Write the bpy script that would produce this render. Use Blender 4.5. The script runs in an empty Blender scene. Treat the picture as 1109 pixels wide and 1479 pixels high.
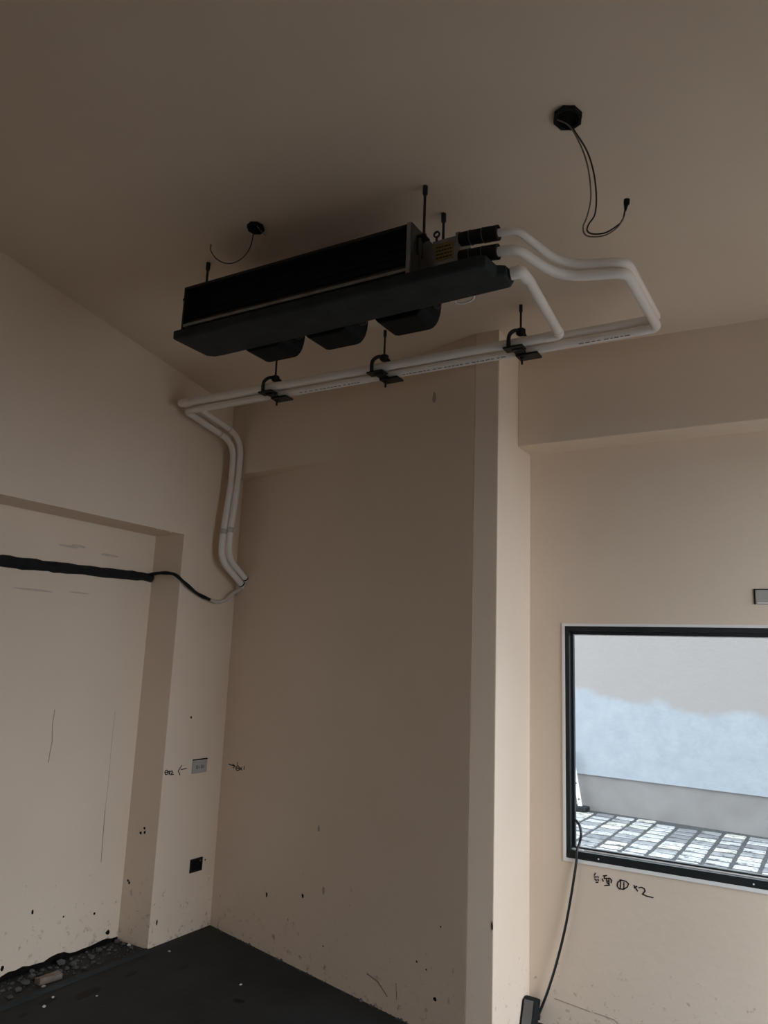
import bpy, bmesh, math, random
from mathutils import Vector, Matrix
random.seed(7)
scene = bpy.context.scene
COL = scene.collection

# ------------------------------------------------------------------ camera
cam_data = bpy.data.cameras.new('camera')
cam = bpy.data.objects.new('camera', cam_data)
COL.objects.link(cam)
cam_data.sensor_fit = 'HORIZONTAL'
cam_data.sensor_width = 36.0
cam_data.lens = 1110.0 * 36.0 / 1109.0
cam_data.clip_start = 0.05
R_, U_, W_ = (0.8633061, 0.5032497, 0.0379774), (0.0638742, -0.1835986, 0.9809239), (-0.5006222, 0.8444118, 0.1906465)
cam.matrix_world = Matrix(((R_[0], U_[0], -W_[0], 0.0), (R_[1], U_[1], -W_[1], 0.0), (R_[2], U_[2], -W_[2], 1.5), (0, 0, 0, 1)))
scene.camera = cam

# ------------------------------------------------------------------ world, daylight, exposure
world = bpy.data.worlds.new('overcast_sky')
scene.world = world
world.use_nodes = True
wn = world.node_tree
bgn = wn.nodes['Background']
bgn.inputs['Color'].default_value = (0.83, 0.91, 1.0, 1)
bgn.inputs['Strength'].default_value = 1.0
scene.view_settings.view_transform = 'Standard'
scene.view_settings.look = 'None'
scene.view_settings.gamma = 1.0
scene.view_settings.use_curve_mapping = False
scene.view_settings.exposure = 2.6
scene.cycles.diffuse_bounces = 6
scene.cycles.max_bounces = 12

def portal(name, loc, rot, sx, sy):
    d = bpy.data.lights.new(name, 'AREA'); d.shape = 'RECTANGLE'; d.size = sx; d.size_y = sy
    d.cycles.is_portal = True
    o = bpy.data.objects.new(name, d); COL.objects.link(o); o.location = loc; o.rotation_euler = rot
    return o
# sky portals filling the doorway in the right wall and the window (sampling guides only)
DOOR_Y0, DOOR_Y1, DOOR_H, RIGHT_X = 1.75, 3.5, 2.4, 1.1
REAR_Y, RDX0, RDX1, RD_H = -5.0, -0.75, 0.3, 2.0
portal('rear_added_opening_portal', ((RDX0 + RDX1) / 2, REAR_Y - 0.1, RD_H / 2), (math.radians(90), 0, 0), RDX1 - RDX0, RD_H)  # unseen rear opening, added to brighten the surfaces facing the viewer
portal('doorway_portal', (RIGHT_X + 0.1, (DOOR_Y0 + DOOR_Y1) / 2, DOOR_H / 2), (0, math.radians(90), 0), DOOR_H, DOOR_Y1 - DOOR_Y0)
portal('window_portal', (-0.1, 3.72, 1.19), (math.radians(-90), 0, 0), 2.0, 1.05)

def ceil_z(x, y):
    return 3.4795 - 0.0217 * x - 0.1543 * y

# ------------------------------------------------------------------ helpers
class MB:
    """collects geometry, builds it as one mesh object"""
    def __init__(s): s.v = []; s.f = []; s.smooth = []
    def add(s, vs, fs, smooth=False):
        b = len(s.v); s.v += [tuple(v) for v in vs]
        for f in fs: s.f.append([b + i for i in f]); s.smooth.append(smooth)
        return s
    def box(s, x0, x1, y0, y1, z0, z1):
        vs = [(x, y, z) for z in (z0, z1) for y in (y0, y1) for x in (x0, x1)]
        return s.add(vs, [(0, 2, 3, 1), (4, 5, 7, 6), (0, 1, 5, 4), (2, 6, 7, 3), (0, 4, 6, 2), (1, 3, 7, 5)])
    def prism(s, poly, z0, z1):
        """poly: ccw (x, y); z0, z1 numbers or functions of x, y"""
        n = len(poly)
        g = lambda z, p: z(*p) if callable(z) else z
        vs = [(p[0], p[1], g(z0, p)) for p in poly] + [(p[0], p[1], g(z1, p)) for p in poly]
        fs = [tuple(range(n - 1, -1, -1)), tuple(range(n, 2 * n))] + [(i, (i + 1) % n, n + (i + 1) % n, n + i) for i in range(n)]
        return s.add(vs, fs)
    def slab(s, poly, axis, a, b):
        """poly in the two other coordinates, extruded along axis from a to b"""
        n = len(poly)
        def mk(p, t):
            q = [p[0], p[1]]; q.insert(axis, t); return tuple(q)
        vs = [mk(p, a) for p in poly] + [mk(p, b) for p in poly]
        return s.add(vs, [tuple(range(n - 1, -1, -1)), tuple(range(n, 2 * n))] + [(i, (i + 1) % n, n + (i + 1) % n, n + i) for i in range(n)])
    def tube(s, pts, r, n=12, caps=True, hollow=0.0):
        pts = [Vector(p) for p in pts]
        rs = r if isinstance(r, (list, tuple)) else [r] * len(pts)
        rings = []; up = None
        for i, p in enumerate(pts):
            t = (pts[min(i + 1, len(pts) - 1)] - pts[max(i - 1, 0)]).normalized()
            if up is None:
                up = Vector((0, 0, 1)) if abs(t.z) < 0.9 else Vector((1, 0, 0))
            up = (up - t * up.dot(t)).normalized(); side = t.cross(up)
            rings.append([p + (up * math.cos(a) + side * math.sin(a)) * rs[i] for a in [2 * math.pi * k / n for k in range(n)]])
        vs = [v for ring in rings for v in ring]
        fs = [(i * n + k, i * n + (k + 1) % n, (i + 1) * n + (k + 1) % n, (i + 1) * n + k) for i in range(len(pts) - 1) for k in range(n)]
        s.add(vs, fs, True)
        if caps:
            s.add(rings[0], [tuple(range(n))]); s.add(rings[-1], [tuple(range(n - 1, -1, -1))])
        return s
    def ring(s, c, axis, r0, r1, w, n=16, a0=0.0, a1=2 * math.pi):
        """band of radii r0 < r1, width w along axis, from angle a0 to a1"""
        c = Vector(c); ax = Vector(axis).normalized()
        u = Vector((0, 0, 1)) if abs(ax.z) < 0.9 else Vector((1, 0, 0)); u = (u - ax * u.dot(ax)).normalized(); v = ax.cross(u)
        full = abs(a1 - a0 - 2 * math.pi) < 1e-6; m = n if full else n + 1
        vs = []
        for k in range(m):
            a = a0 + (a1 - a0) * k / n; dd = u * math.cos(a) + v * math.sin(a)
            for rr, h in ((r0, -w / 2), (r1, -w / 2), (r1, w / 2), (r0, w / 2)): vs.append(c + dd * rr + ax * h)
        fs = []
        for k in range(n):
            a, b = 4 * k, 4 * ((k + 1) % m)
            for j in range(4): fs.append((a + j, a + (j + 1) % 4, b + (j + 1) % 4, b + j))
        if not full: fs += [(3, 2, 1, 0), (4 * n, 4 * n + 1, 4 * n + 2, 4 * n + 3)]
        return s.add(vs, fs, True)
    def build(s, name, mat, parent=None, bevel=0.0, origin=None, segs=2):
        me = bpy.data.meshes.new(name)
        me.from_pydata(s.v, [], s.f)
        me.polygons.foreach_set('use_smooth', s.smooth)
        me.materials.append(mat); me.update()
        bm = bmesh.new(); bm.from_mesh(me); bmesh.ops.recalc_face_normals(bm, faces=bm.faces[:]); bm.to_mesh(me); bm.free()
        o = bpy.data.objects.new(name, me); COL.objects.link(o)
        if origin is not None:
            me.transform(Matrix.Translation(-Vector(origin))); o.location = origin
        if parent is not None:
            o.parent = parent
            o.matrix_parent_inverse = Matrix.Translation(-Vector(parent.location))
        if bevel:
            m = o.modifiers.new('edge', 'BEVEL'); m.width = bevel; m.segments = segs; m.limit_method = 'ANGLE'
        return o

def fillet(pts, r, n=6):
    """round the inner corners of a polyline"""
    pts = [Vector(p) for p in pts]; out = [pts[0]]
    rr = r if isinstance(r, (list, tuple)) else [r] * len(pts)
    for i in range(1, len(pts) - 1):
        a, b, c = pts[i - 1], pts[i], pts[i + 1]
        d1, d2 = (a - b), (c - b); l = min(rr[i], d1.length * 0.48, d2.length * 0.48)
        p0, p1 = b + d1.normalized() * l, b + d2.normalized() * l
        for k in range(n + 1):
            t = k / n; out.append(p0 * (1 - t) ** 2 + b * 2 * t * (1 - t) + p1 * t * t)
    out.append(pts[-1]); return out

def spline(pts, n=6):
    """smooth curve through points (Catmull-Rom)"""
    P = [Vector(p) for p in pts]; P = [P[0] * 2 - P[1]] + P + [P[-1] * 2 - P[-2]]; out = []
    for i in range(1, len(P) - 2):
        for k in range(n):
            t = k / n; a, b, c, d = P[i - 1], P[i], P[i + 1], P[i + 2]
            out.append(0.5 * ((2 * b) + (c - a) * t + (2 * a - 5 * b + 4 * c - d) * t * t + (3 * b - a - 3 * c + d) * t ** 3))
    out.append(P[-2]); return out

def tag(o, label=None, cat=None, group=None, kind=None):
    if label: o['label'] = label
    if cat: o['category'] = cat
    if group: o['group'] = group
    if kind: o['kind'] = kind
    return o
def thing(name, loc, label, cat, group=None):
    o = bpy.data.objects.new(name, None); COL.objects.link(o); o.location = loc; o.empty_display_size = 0.05
    return tag(o, label, cat, group)
def structure(o, label=None, cat=None): return tag(o, label, cat, kind='structure')
def copy_tree(src, off):
    r = src.copy(); COL.objects.link(r); r.location = Vector(src.location) + Vector(off)
    for ch in list(src.children):
        c = ch.copy(); COL.objects.link(c); c.parent = r
        for g in list(ch.children):
            e = g.copy(); COL.objects.link(e); e.parent = c
    return r

# ------------------------------------------------------------------ materials
def new_mat(name, col, rough=0.6, metal=0.0, spec=0.5):
    m = bpy.data.materials.new(name); m.use_nodes = True
    b = m.node_tree.nodes['Principled BSDF']
    b.inputs['Base Color'].default_value = (*col, 1); b.inputs['Roughness'].default_value = rough
    b.inputs['Metallic'].default_value = metal; b.inputs['Specular IOR Level'].default_value = spec
    return m, m.node_tree, b
def N(nt, t, **kw):
    n = nt.nodes.new(t)
    for k, v in kw.items():
        if hasattr(n, k): setattr(n, k, v)
        else: n.inputs[k].default_value = v
    return n
def noisy(name, c0, c1, scale=6.0, rough=0.6, metal=0.0, bump=0.0, bscale=60.0, spec=0.5, detail=4.0):
    m, nt, b = new_mat(name, c0, rough, metal, spec)
    tc = N(nt, 'ShaderNodeTexCoord'); no = N(nt, 'ShaderNodeTexNoise', Scale=scale, Detail=detail)
    nt.links.new(tc.outputs['Object'], no.inputs['Vector'])
    rp = N(nt, 'ShaderNodeValToRGB'); rp.color_ramp.elements[0].color = (*c0, 1); rp.color_ramp.elements[1].color = (*c1, 1)
    rp.color_ramp.elements[0].position = 0.32; rp.color_ramp.elements[1].position = 0.68
    nt.links.new(no.outputs['Fac'], rp.inputs['Fac']); nt.links.new(rp.outputs['Color'], b.inputs['Base Color'])
    if bump:
        n2 = N(nt, 'ShaderNodeTexNoise', Scale=bscale, Detail=5.0); nt.links.new(tc.outputs['Object'], n2.inputs['Vector'])
        bp = N(nt, 'ShaderNodeBump', Strength=bump, Distance=0.01); nt.links.new(n2.outputs['Fac'], bp.inputs['Height']); nt.links.new(bp.outputs['Normal'], b.inputs['Normal'])
    return m
def plaster(name, c0, c1, splash=0.0):
    """painted plaster: faint trowel mottling, fine relief, dirt specks splashed up from the screed"""
    m = noisy(name, c0, c1, 1.7, 0.85, bump=0.12, bscale=25.0, spec=0.25)
    if splash:
        nt = m.node_tree; b = nt.nodes['Principled BSDF']; base = b.inputs['Base Color'].links[0].from_socket
        tc = N(nt, 'ShaderNodeTexCoord'); sp = N(nt, 'ShaderNodeSeparateXYZ'); nt.links.new(tc.outputs['Object'], sp.inputs[0])
        n1 = N(nt, 'ShaderNodeTexNoise', Scale=26.0, Detail=6.0, Roughness=0.7); nt.links.new(tc.outputs['Object'], n1.inputs['Vector'])
        mr = N(nt, 'ShaderNodeMapRange'); mr.inputs[1].default_value = 0.0; mr.inputs[2].default_value = 0.75; mr.inputs[3].default_value = 0.56; mr.inputs[4].default_value = 0.74
        nt.links.new(sp.outputs['Z'], mr.inputs[0])
        sub = N(nt, 'ShaderNodeMath', operation='SUBTRACT'); nt.links.new(n1.outputs['Fac'], sub.inputs[0]); nt.links.new(mr.outputs[0], sub.inputs[1])
        mul = N(nt, 'ShaderNodeMath', operation='MULTIPLY', use_clamp=True); mul.inputs[1].default_value = 9.0; nt.links.new(sub.outputs[0], mul.inputs[0])
        m2 = N(nt, 'ShaderNodeMath', operation='MULTIPLY'); m2.inputs[1].default_value = splash; nt.links.new(mul.outputs[0], m2.inputs[0])
        mx = N(nt, 'ShaderNodeMix', data_type='RGBA'); nt.links.new(m2.outputs[0], mx.inputs['Factor'])
        nt.links.new(base, mx.inputs[6]); mx.inputs[7].default_value = (0.16, 0.13, 0.11, 1); nt.links.new(mx.outputs[2], b.inputs['Base Color'])
    return m

PAINT0, PAINT1 = (0.81, 0.67, 0.535), (0.85, 0.71, 0.575)
M = {}
M['wall'] = plaster('cream_wall_paint', PAINT0, PAINT1, 0.6)
M['ceiling'] = plaster('cream_ceiling_paint', PAINT0, PAINT1)
M['floor'] = noisy('dark_screed', (0.018, 0.021, 0.0225), (0.032, 0.035, 0.0365), 3.0, 0.75, bump=0.25, bscale=40.0, spec=0.3)
M['stain'] = noisy('damp_stain', (0.003, 0.003, 0.003), (0.005, 0.005, 0.005), 20.0, 0.6, spec=0.2)
M['pvc'] = noisy('white_pvc', (0.87, 0.81, 0.75), (0.91, 0.86, 0.81), 8.0, 0.5, spec=0.4)
M['tape'] = noisy('white_tape', (0.60, 0.55, 0.50), (0.66, 0.61, 0.56), 30.0, 0.7)
M['rubber'] = noisy('black_foam', (0.008, 0.009, 0.010), (0.016, 0.017, 0.018), 30.0, 0.8, bump=0.5, bscale=90.0, spec=0.25)
M['casing'] = noisy('black_casing', (0.009, 0.011, 0.012), (0.018, 0.021, 0.022), 5.0, 0.6, spec=0.3)
M['pan'] = noisy('black_insulated_pan', (0.013, 0.018, 0.0195), (0.024, 0.031, 0.033), 9.0, 0.7, bump=0.2, bscale=30.0, spec=0.3)
M['coil'] = noisy('coil_fins', (0.004, 0.005, 0.006), (0.007, 0.008, 0.009), 40.0, 0.7, spec=0.2)
M['galv'] = noisy('galvanised_steel', (0.20, 0.21, 0.21), (0.30, 0.31, 0.31), 25.0, 0.45, metal=0.7)
M['galv_dark'] = noisy('dull_steel', (0.07, 0.075, 0.08), (0.12, 0.125, 0.13), 20.0, 0.55, metal=0.6)
M['steel'] = noisy('black_steel', (0.012, 0.013, 0.014), (0.022, 0.023, 0.025), 40.0, 0.5, metal=0.4)
M['label'] = noisy('yellow_label', (0.20, 0.145, 0.05), (0.25, 0.185, 0.06), 20.0, 0.6)
M['ink'] = noisy('marker_ink', (0.015, 0.012, 0.011), (0.03, 0.026, 0.024), 30.0, 0.8, spec=0.1)
M['hole'] = noisy('dark_hole', (0.008, 0.007, 0.006), (0.015, 0.013, 0.012), 30.0, 0.9, spec=0.05)
M['scuff'] = noisy('grey_scuff', (0.30, 0.26, 0.22), (0.36, 0.31, 0.27), 30.0, 0.9, spec=0.1)
M['smudge'] = noisy('plaster_smudge', (0.60, 0.495, 0.40), (0.68, 0.57, 0.465), 30.0, 0.9, spec=0.1)
M['crack'] = noisy('hairline_crack', (0.40, 0.33, 0.27), (0.48, 0.40, 0.33), 30.0, 0.9, spec=0.1)
M['alu'] = noisy('black_aluminium', (0.010, 0.013, 0.014), (0.016, 0.019, 0.020), 12.0, 0.38, spec=0.5)
M['caulk'] = noisy('white_caulk', (0.92, 0.90, 0.87), (0.95, 0.93, 0.91), 10.0, 0.5)
M['plate'] = noisy('grey_plastic', (0.40, 0.385, 0.36), (0.45, 0.43, 0.40), 10.0, 0.45)
M['plate_dark'] = noisy('dark_plastic', (0.12, 0.115, 0.11), (0.15, 0.14, 0.135), 10.0, 0.5)
M['cord'] = noisy('black_cord', (0.012, 0.012, 0.013), (0.02, 0.02, 0.021), 30.0, 0.28, spec=0.6)
M['wire_white'] = noisy('pale_wire', (0.20, 0.17, 0.14), (0.25, 0.21, 0.18), 30.0, 0.5)
M['rubble'] = noisy('concrete_rubble', (0.06, 0.062, 0.063), (0.15, 0.15, 0.148), 30.0, 0.9, bump=0.4, bscale=120.0)
M['brick'] = noisy('broken_brick', (0.18, 0.14, 0.11), (0.28, 0.23, 0.19), 40.0, 0.9, bump=0.4, bscale=120.0)
M['chip'] = noisy('white_chip', (0.55, 0.53, 0.50), (0.68, 0.66, 0.62), 40.0, 0.8)
M['cement'] = noisy('plinth_cement', (0.175, 0.165, 0.16), (0.21, 0.20, 0.195), 4.0, 0.8, bump=0.2)
M['soil'] = noisy('mossy_joint', (0.02, 0.024, 0.024), (0.07, 0.07, 0.07), 40.0, 0.9, bump=0.8, bscale=80.0)
M['concrete'] = noisy('yard_concrete', (0.19, 0.185, 0.175), (0.24, 0.235, 0.225), 2.0, 0.85)
M['white_metal'] = noisy('white_metal', (0.72, 0.72, 0.72), (0.8, 0.8, 0.8), 10.0, 0.4)
# pavers: each block its own tone
m, nt, b = new_mat('paver_stone', (0.5, 0.52, 0.55), 0.45)
oi = N(nt, 'ShaderNodeObjectInfo'); rp = N(nt, 'ShaderNodeValToRGB'); rp.color_ramp.interpolation = 'CONSTANT'
for i, (ps, cc) in enumerate(((0.0, (0.17, 0.173, 0.185)), (0.14, (0.23,0.235,0.24)), (0.40, (0.40, 0.405, 0.405)), (0.86, (0.45, 0.44, 0.39)))):
    e = rp.color_ramp.elements[i] if i < 2 else rp.color_ramp.elements.new(ps)
    e.position = ps; e.color = (*cc, 1)
nt.links.new(oi.outputs['Random'], rp.inputs['Fac'])
tc = N(nt, 'ShaderNodeTexCoord'); geo = N(nt, 'ShaderNodeNewGeometry'); no = N(nt, 'ShaderNodeTexNoise', Scale=17.0, Detail=6.0, Roughness=0.75); nt.links.new(geo.outputs['Position'], no.inputs['Vector'])
r2 = N(nt, 'ShaderNodeMapRange'); r2.inputs[1].default_value = 0.50; r2.inputs[2].default_value = 0.64; nt.links.new(no.outputs['Fac'], r2.inputs[0])
mx = N(nt, 'ShaderNodeMix', data_type='RGBA'); nt.links.new(r2.outputs[0], mx.inputs['Factor']); nt.links.new(rp.outputs['Color'], mx.inputs[6]); mx.inputs[7].default_value = (0.07, 0.07, 0.08, 1)
nt.links.new(mx.outputs[2], b.inputs['Base Color']); M['paver'] = m
# boundary wall: white coat above, bare blue-grey render below an uneven edge
m, nt, b = new_mat('boundary_render', (0.6, 0.6, 0.6), 0.9)
tc = N(nt, 'ShaderNodeTexCoord'); sp = N(nt, 'ShaderNodeSeparateXYZ'); nt.links.new(tc.outputs['Object'], sp.inputs[0])
no = N(nt, 'ShaderNodeTexNoise', Scale=2.2, Detail=4.0); nt.links.new(tc.outputs['Object'], no.inputs['Vector'])
ma = N(nt, 'ShaderNodeMath', operation='MULTIPLY_ADD'); ma.inputs[1].default_value = 0.34; nt.links.new(no.outputs['Fac'], ma.inputs[0]); nt.links.new(sp.outputs['Z'], ma.inputs[2])
mr = N(nt, 'ShaderNodeMapRange'); mr.inputs[1].default_value = 1.16; mr.inputs[2].default_value = 1.23; ma2 = N(nt, 'ShaderNodeMath', operation='MULTIPLY_ADD'); ma2.inputs[1].default_value = 0.085; nt.links.new(sp.outputs['X'], ma2.inputs[0]); nt.links.new(ma.outputs[0], ma2.inputs[2]); nt.links.new(ma2.outputs[0], mr.inputs[0])
n2 = N(nt, 'ShaderNodeTexNoise', Scale=5.0, Detail=9.0, Roughness=0.78); nt.links.new(tc.outputs['Object'], n2.inputs['Vector'])
rl = N(nt, 'ShaderNodeValToRGB'); rl.color_ramp.elements[0].color = (0.245, 0.27, 0.30, 1); rl.color_ramp.elements[1].color = (0.315, 0.34, 0.365, 1); rl.color_ramp.elements[0].position = 0.3; rl.color_ramp.elements[1].position = 0.7
nt.links.new(n2.outputs['Fac'], rl.inputs['Fac'])
mx = N(nt, 'ShaderNodeMix', data_type='RGBA'); nt.links.new(mr.outputs[0], mx.inputs['Factor']); nt.links.new(rl.outputs['Color'], mx.inputs[6]); mx.inputs[7].default_value = (0.265, 0.245, 0.235, 1)
nt.links.new(mx.outputs[2], b.inputs['Base Color'])
bp = N(nt, 'ShaderNodeBump', Strength=0.35, Distance=0.02); nt.links.new(n2.outputs['Fac'], bp.inputs['Height']); nt.links.new(bp.outputs['Normal'], b.inputs['Normal'])
M['boundary'] = m
# window glass: clear sheet, reflection by Fresnel
m = bpy.data.materials.new('window_glass'); m.use_nodes = True; nt = m.node_tree; nt.nodes.clear()
out = N(nt, 'ShaderNodeOutputMaterial'); tr = N(nt, 'ShaderNodeBsdfTransparent'); gl = N(nt, 'ShaderNodeBsdfGlossy', Roughness=0.02); fr = N(nt, 'ShaderNodeFresnel', IOR=1.45); mxs = N(nt, 'ShaderNodeMixShader')
tr.inputs['Color'].default_value = (0.95, 0.97, 0.97, 1)
nt.links.new(fr.outputs[0], mxs.inputs[0]); nt.links.new(tr.outputs[0], mxs.inputs[1]); nt.links.new(gl.outputs[0], mxs.inputs[2]); nt.links.new(mxs.outputs[0], out.inputs['Surface'])
M['glass'] = m

# ------------------------------------------------------------------ room shell
LX, REC_X = -3.175, -3.40            # left wall face, face of the recess
REC_Y0, REC_Y1, REC_H = 0.9, 3.14, 2.165
WIN_Y, COL_Y, COL_X, COLL_X = 3.534, 3.116, -1.265, -1.383
BEAM_Y, BEAM_Z = 3.364, 2.53
top = lambda x, y: ceil_z(x, y) + 0.03
mb = MB().box(-3.6, RIGHT_X + 0.15, REAR_Y - 0.15, 3.9, -0.2, 0.0)
floor = structure(mb.build('floor', M['floor']), 'dark grey bare screed floor', 'floor')
mb = MB().prism([(-3.7, REAR_Y - 0.2), (RIGHT_X + 0.2, REAR_Y - 0.2), (RIGHT_X + 0.2, 3.95), (-3.7, 3.95)], ceil_z, lambda x, y: ceil_z(x, y) + 0.2)
ceiling = structure(mb.build('ceiling', M['ceiling']), 'bare cream painted ceiling sloping gently down to the window wall', 'ceiling')
mb = MB()
mb.prism([(-3.6, REC_Y1), (LX, REC_Y1), (LX, 3.9), (-3.6, 3.9)], 0, top)
mb.prism([(-3.6, REC_Y0), (LX, REC_Y0), (LX, REC_Y1), (-3.6, REC_Y1)], REC_H, top)
mb.prism([(-3.6, REAR_Y), (LX, REAR_Y), (LX, REC_Y0), (-3.6, REC_Y0)], 0, top)
mb.box(-3.6, REC_X, REC_Y0, REC_Y1, 0, REC_H)
wall_left = structure(mb.build('wall_left', M['wall']), 'cream plaster wall on the left with a shallow blocked doorway', 'wall')
AX, AY, DX, DY = -3.175, 3.604, 0.96499, -0.26229   # angled back wall: start point and direction
def back_pt(s, z, off=0.0):
    return (AX + DX * s + DY * off, AY + DY * s - DX * off, z)
p0, p1 = back_pt(-0.25, 0), (COLL_X, COL_Y, 0)
mb = MB().prism([p0[:2], p1[:2], (COLL_X, 3.85), (-3.45, 3.9)], 0, top)
wall_back = structure(mb.build('wall_back', M['wall']), 'angled cream plaster wall between the left corner and the column', 'wall')
mb = MB().prism([(COLL_X, COL_Y), (COL_X, COL_Y), (COL_X, 3.8), (COLL_X, 3.8)], 0, top)
wall_column = structure(mb.build('wall_column', M['wall'], bevel=0.004), 'narrow cream column end beside the window bay', 'wall')
WX0, WX1, WZ0, WZ1 = -1.108, 0.95, 0.672, 1.705
mb = MB()
mb.box(COL_X - 0.02, WX0, WIN_Y, 3.70, 0, 2.6); mb.box(WX1, RIGHT_X + 0.15, WIN_Y, 3.70, 0, 2.6)
mb.box(WX0, WX1, WIN_Y, 3.70, 0, WZ0); mb.box(WX0, WX1, WIN_Y, 3.70, WZ1, 2.6)
wall_window = structure(mb.build('wall_window', M['wall']), 'cream plaster wall around the black framed window', 'wall')
mb = MB().prism([(COL_X, BEAM_Y), (RIGHT_X + 0.1, BEAM_Y), (RIGHT_X + 0.1, 3.72), (COL_X, 3.72)], BEAM_Z, top)
structure(mb.build('trim_1', M['wall'], bevel=0.004), 'cream boxed beam above the window bay', 'beam')
mb = MB().prism([(LX - 0.1, 3.477), (-2.27, 3.363), (-2.0, 3.8), (LX - 0.1, 3.8)], 2.578, top)
structure(mb.build('trim_2', M['wall'], bevel=0.004), 'short cream beam in the corner above the angled wall', 'beam')
mb = MB()
rx0, rx1 = RIGHT_X, RIGHT_X + 0.15
mb.prism([(rx0, REAR_Y), (rx1, REAR_Y), (rx1, DOOR_Y0), (rx0, DOOR_Y0)], 0, top)
mb.prism([(rx0, DOOR_Y1), (rx1, DOOR_Y1), (rx1, 3.72), (rx0, 3.72)], 0, top)
mb.prism([(rx0, DOOR_Y0), (rx1, DOOR_Y0), (rx1, DOOR_Y1), (rx0, DOOR_Y1)], DOOR_H, top)
structure(mb.build('wall_right', M['wall']), 'cream plaster wall on the right with a wide doorway', 'wall')
mb = MB()
for xa, xb, zl in ((-3.6, RDX0, 0), (RDX0, RDX1, RD_H), (RDX1, rx1, 0)):
    mb.prism([(xa, REAR_Y - 0.15), (xb, REAR_Y - 0.15), (xb, REAR_Y), (xa, REAR_Y)], zl, top)
structure(mb.build('wall_rear', M['cement']), 'unseen dark wall behind the viewer with an opening added for light', 'wall')  # unseen wall darkened to cut bounce; its opening is added for light
# unseen upper storey, added to block sky light from the alley
mb = MB().prism([(-3.7, REAR_Y - 0.2), (RIGHT_X + 0.2, REAR_Y - 0.2), (RIGHT_X + 0.2, 3.95), (-3.7, 3.95)], lambda x, y: ceil_z(x, y) + 0.2, 9.0)
structure(mb.build('alley_sky_blocker', M['concrete']), 'plain unseen upper storey added above the room to shade the alley', 'wall')
# raised lip along the blocked doorway
mb = MB(); n = 16
ys = [REC_Y0 + 0.0 + (REC_Y1 - REC_Y0 - 0.02) * i / n for i in range(n + 1)]
prof = [(-3.175, 0.0), (-3.165, 0.014), (-3.145, 0.013), (-3.132, 0.0)]
vs = [(px + random.uniform(-.003, .003), y, pz) for y in ys for px, pz in prof]
mb.add(vs, [(i * 4 + j, i * 4 + j + 1, i * 4 + j + 5, i * 4 + j + 4) for i in range(n) for j in range(3)] + [(0, 1, 2, 3), (n * 4 + 3, n * 4 + 2, n * 4 + 1, n * 4)])
structure(mb.build('trim_3', M['floor']), 'low dark screed lip along the blocked doorway', 'kerb')

# window
win = structure(thing('window_1', ((WX0 + WX1) / 2, WIN_Y, WZ0), 'fixed window in a black aluminium frame', 'window'))
def win_part(name, mat, boxes, bevel=0.0, parent=win):
    mb = MB()
    for bx in boxes: mb.box(*bx)
    return mb.build(name, mat, parent, bevel)
g = 0.012; y0 = WIN_Y - 0.006
win_part('caulk_line', M['caulk'], [(WX0, WX0 + g, y0, 3.56, WZ0, WZ1)])
win_part('caulk_line', M['caulk'], [(WX1 - g, WX1, y0, 3.56, WZ0, WZ1)])
win_part('caulk_line', M['caulk'], [(WX0 + g, WX1 - g, y0, 3.56, WZ1 - g, WZ1)])
win_part('caulk_line', M['caulk'], [(WX0 + g, WX1 - g, y0, 3.56, WZ0, WZ0 + 0.014)])
fx0, fx1, fz0, fz1 = WX0 + g, WX1 - g, WZ0 + 0.014, WZ1 - g
y0, y1 = WIN_Y - 0.002, 3.60
win_part('frame_jamb', M['alu'], [(fx0, fx0 + 0.019, y0, y1, fz0, fz1)], 0.0015)
win_part('frame_jamb', M['alu'], [(fx1 - 0.019, fx1, y0, y1, fz0, fz1)], 0.0015)
win_part('frame_head', M['alu'], [(fx0 + 0.019, fx1 - 0.019, y0, y1, fz1 - 0.022, fz1)], 0.0015)
win_part('frame_sill', M['alu'], [(fx0 + 0.019, fx1 - 0.019, y0, y1, fz0, fz0 + 0.032)], 0.0015)
sx0, sx1, sz0, sz1 = fx0 + 0.019, fx1 - 0.019, fz0 + 0.032, fz1 - 0.022
sash = win_part('sash', M['alu'], [(sx0, sx0 + 0.009, 3.570, 3.594, sz0, sz1), (sx1 - 0.009, sx1, 3.570, 3.594, sz0, sz1), (sx0 + 0.009, sx1 - 0.009, 3.570, 3.594, sz1 - 0.014, sz1), (sx0 + 0.009, sx1 - 0.009, 3.570, 3.594, sz0, sz0 + 0.011)], 0.001)
win_part('pane', M['glass'], [(sx0 + 0.007, sx1 - 0.007, 3.580, 3.585, sz0 + 0.009, sz1 - 0.012)], parent=win)
win_part('lit_edge_strip', M['caulk'], [(sx0 + 0.009, sx1 - 0.009, 3.573, 3.580, sz1 - 0.0175, sz1 - 0.013)])  # white strip standing in for the lit outer reveal under the head
win_part('lit_edge_strip', M['caulk'], [(sx0 + 0.0, sx1, 3.563, 3.570, sz0, sz0 + 0.004)])  # bright line along the sash rail, a highlight put in as white colour
win_part('corner_highlight', M['caulk'], [(sx0 - 0.006, sx0 + 0.05, 3.552, 3.562, sz0 + 0.000, sz0 + 0.006)])  # white bar drawn as the highlight on the corner weatherstrip
for k, x in enumerate((-0.955, -0.35, 0.3)):
    MB().ring((x, y0 - 0.001, fz0 + 0.014), (0, 1, 0), 0.0, 0.0035, 0.002, 8).build('screw', M['white_metal'], win)

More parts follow.
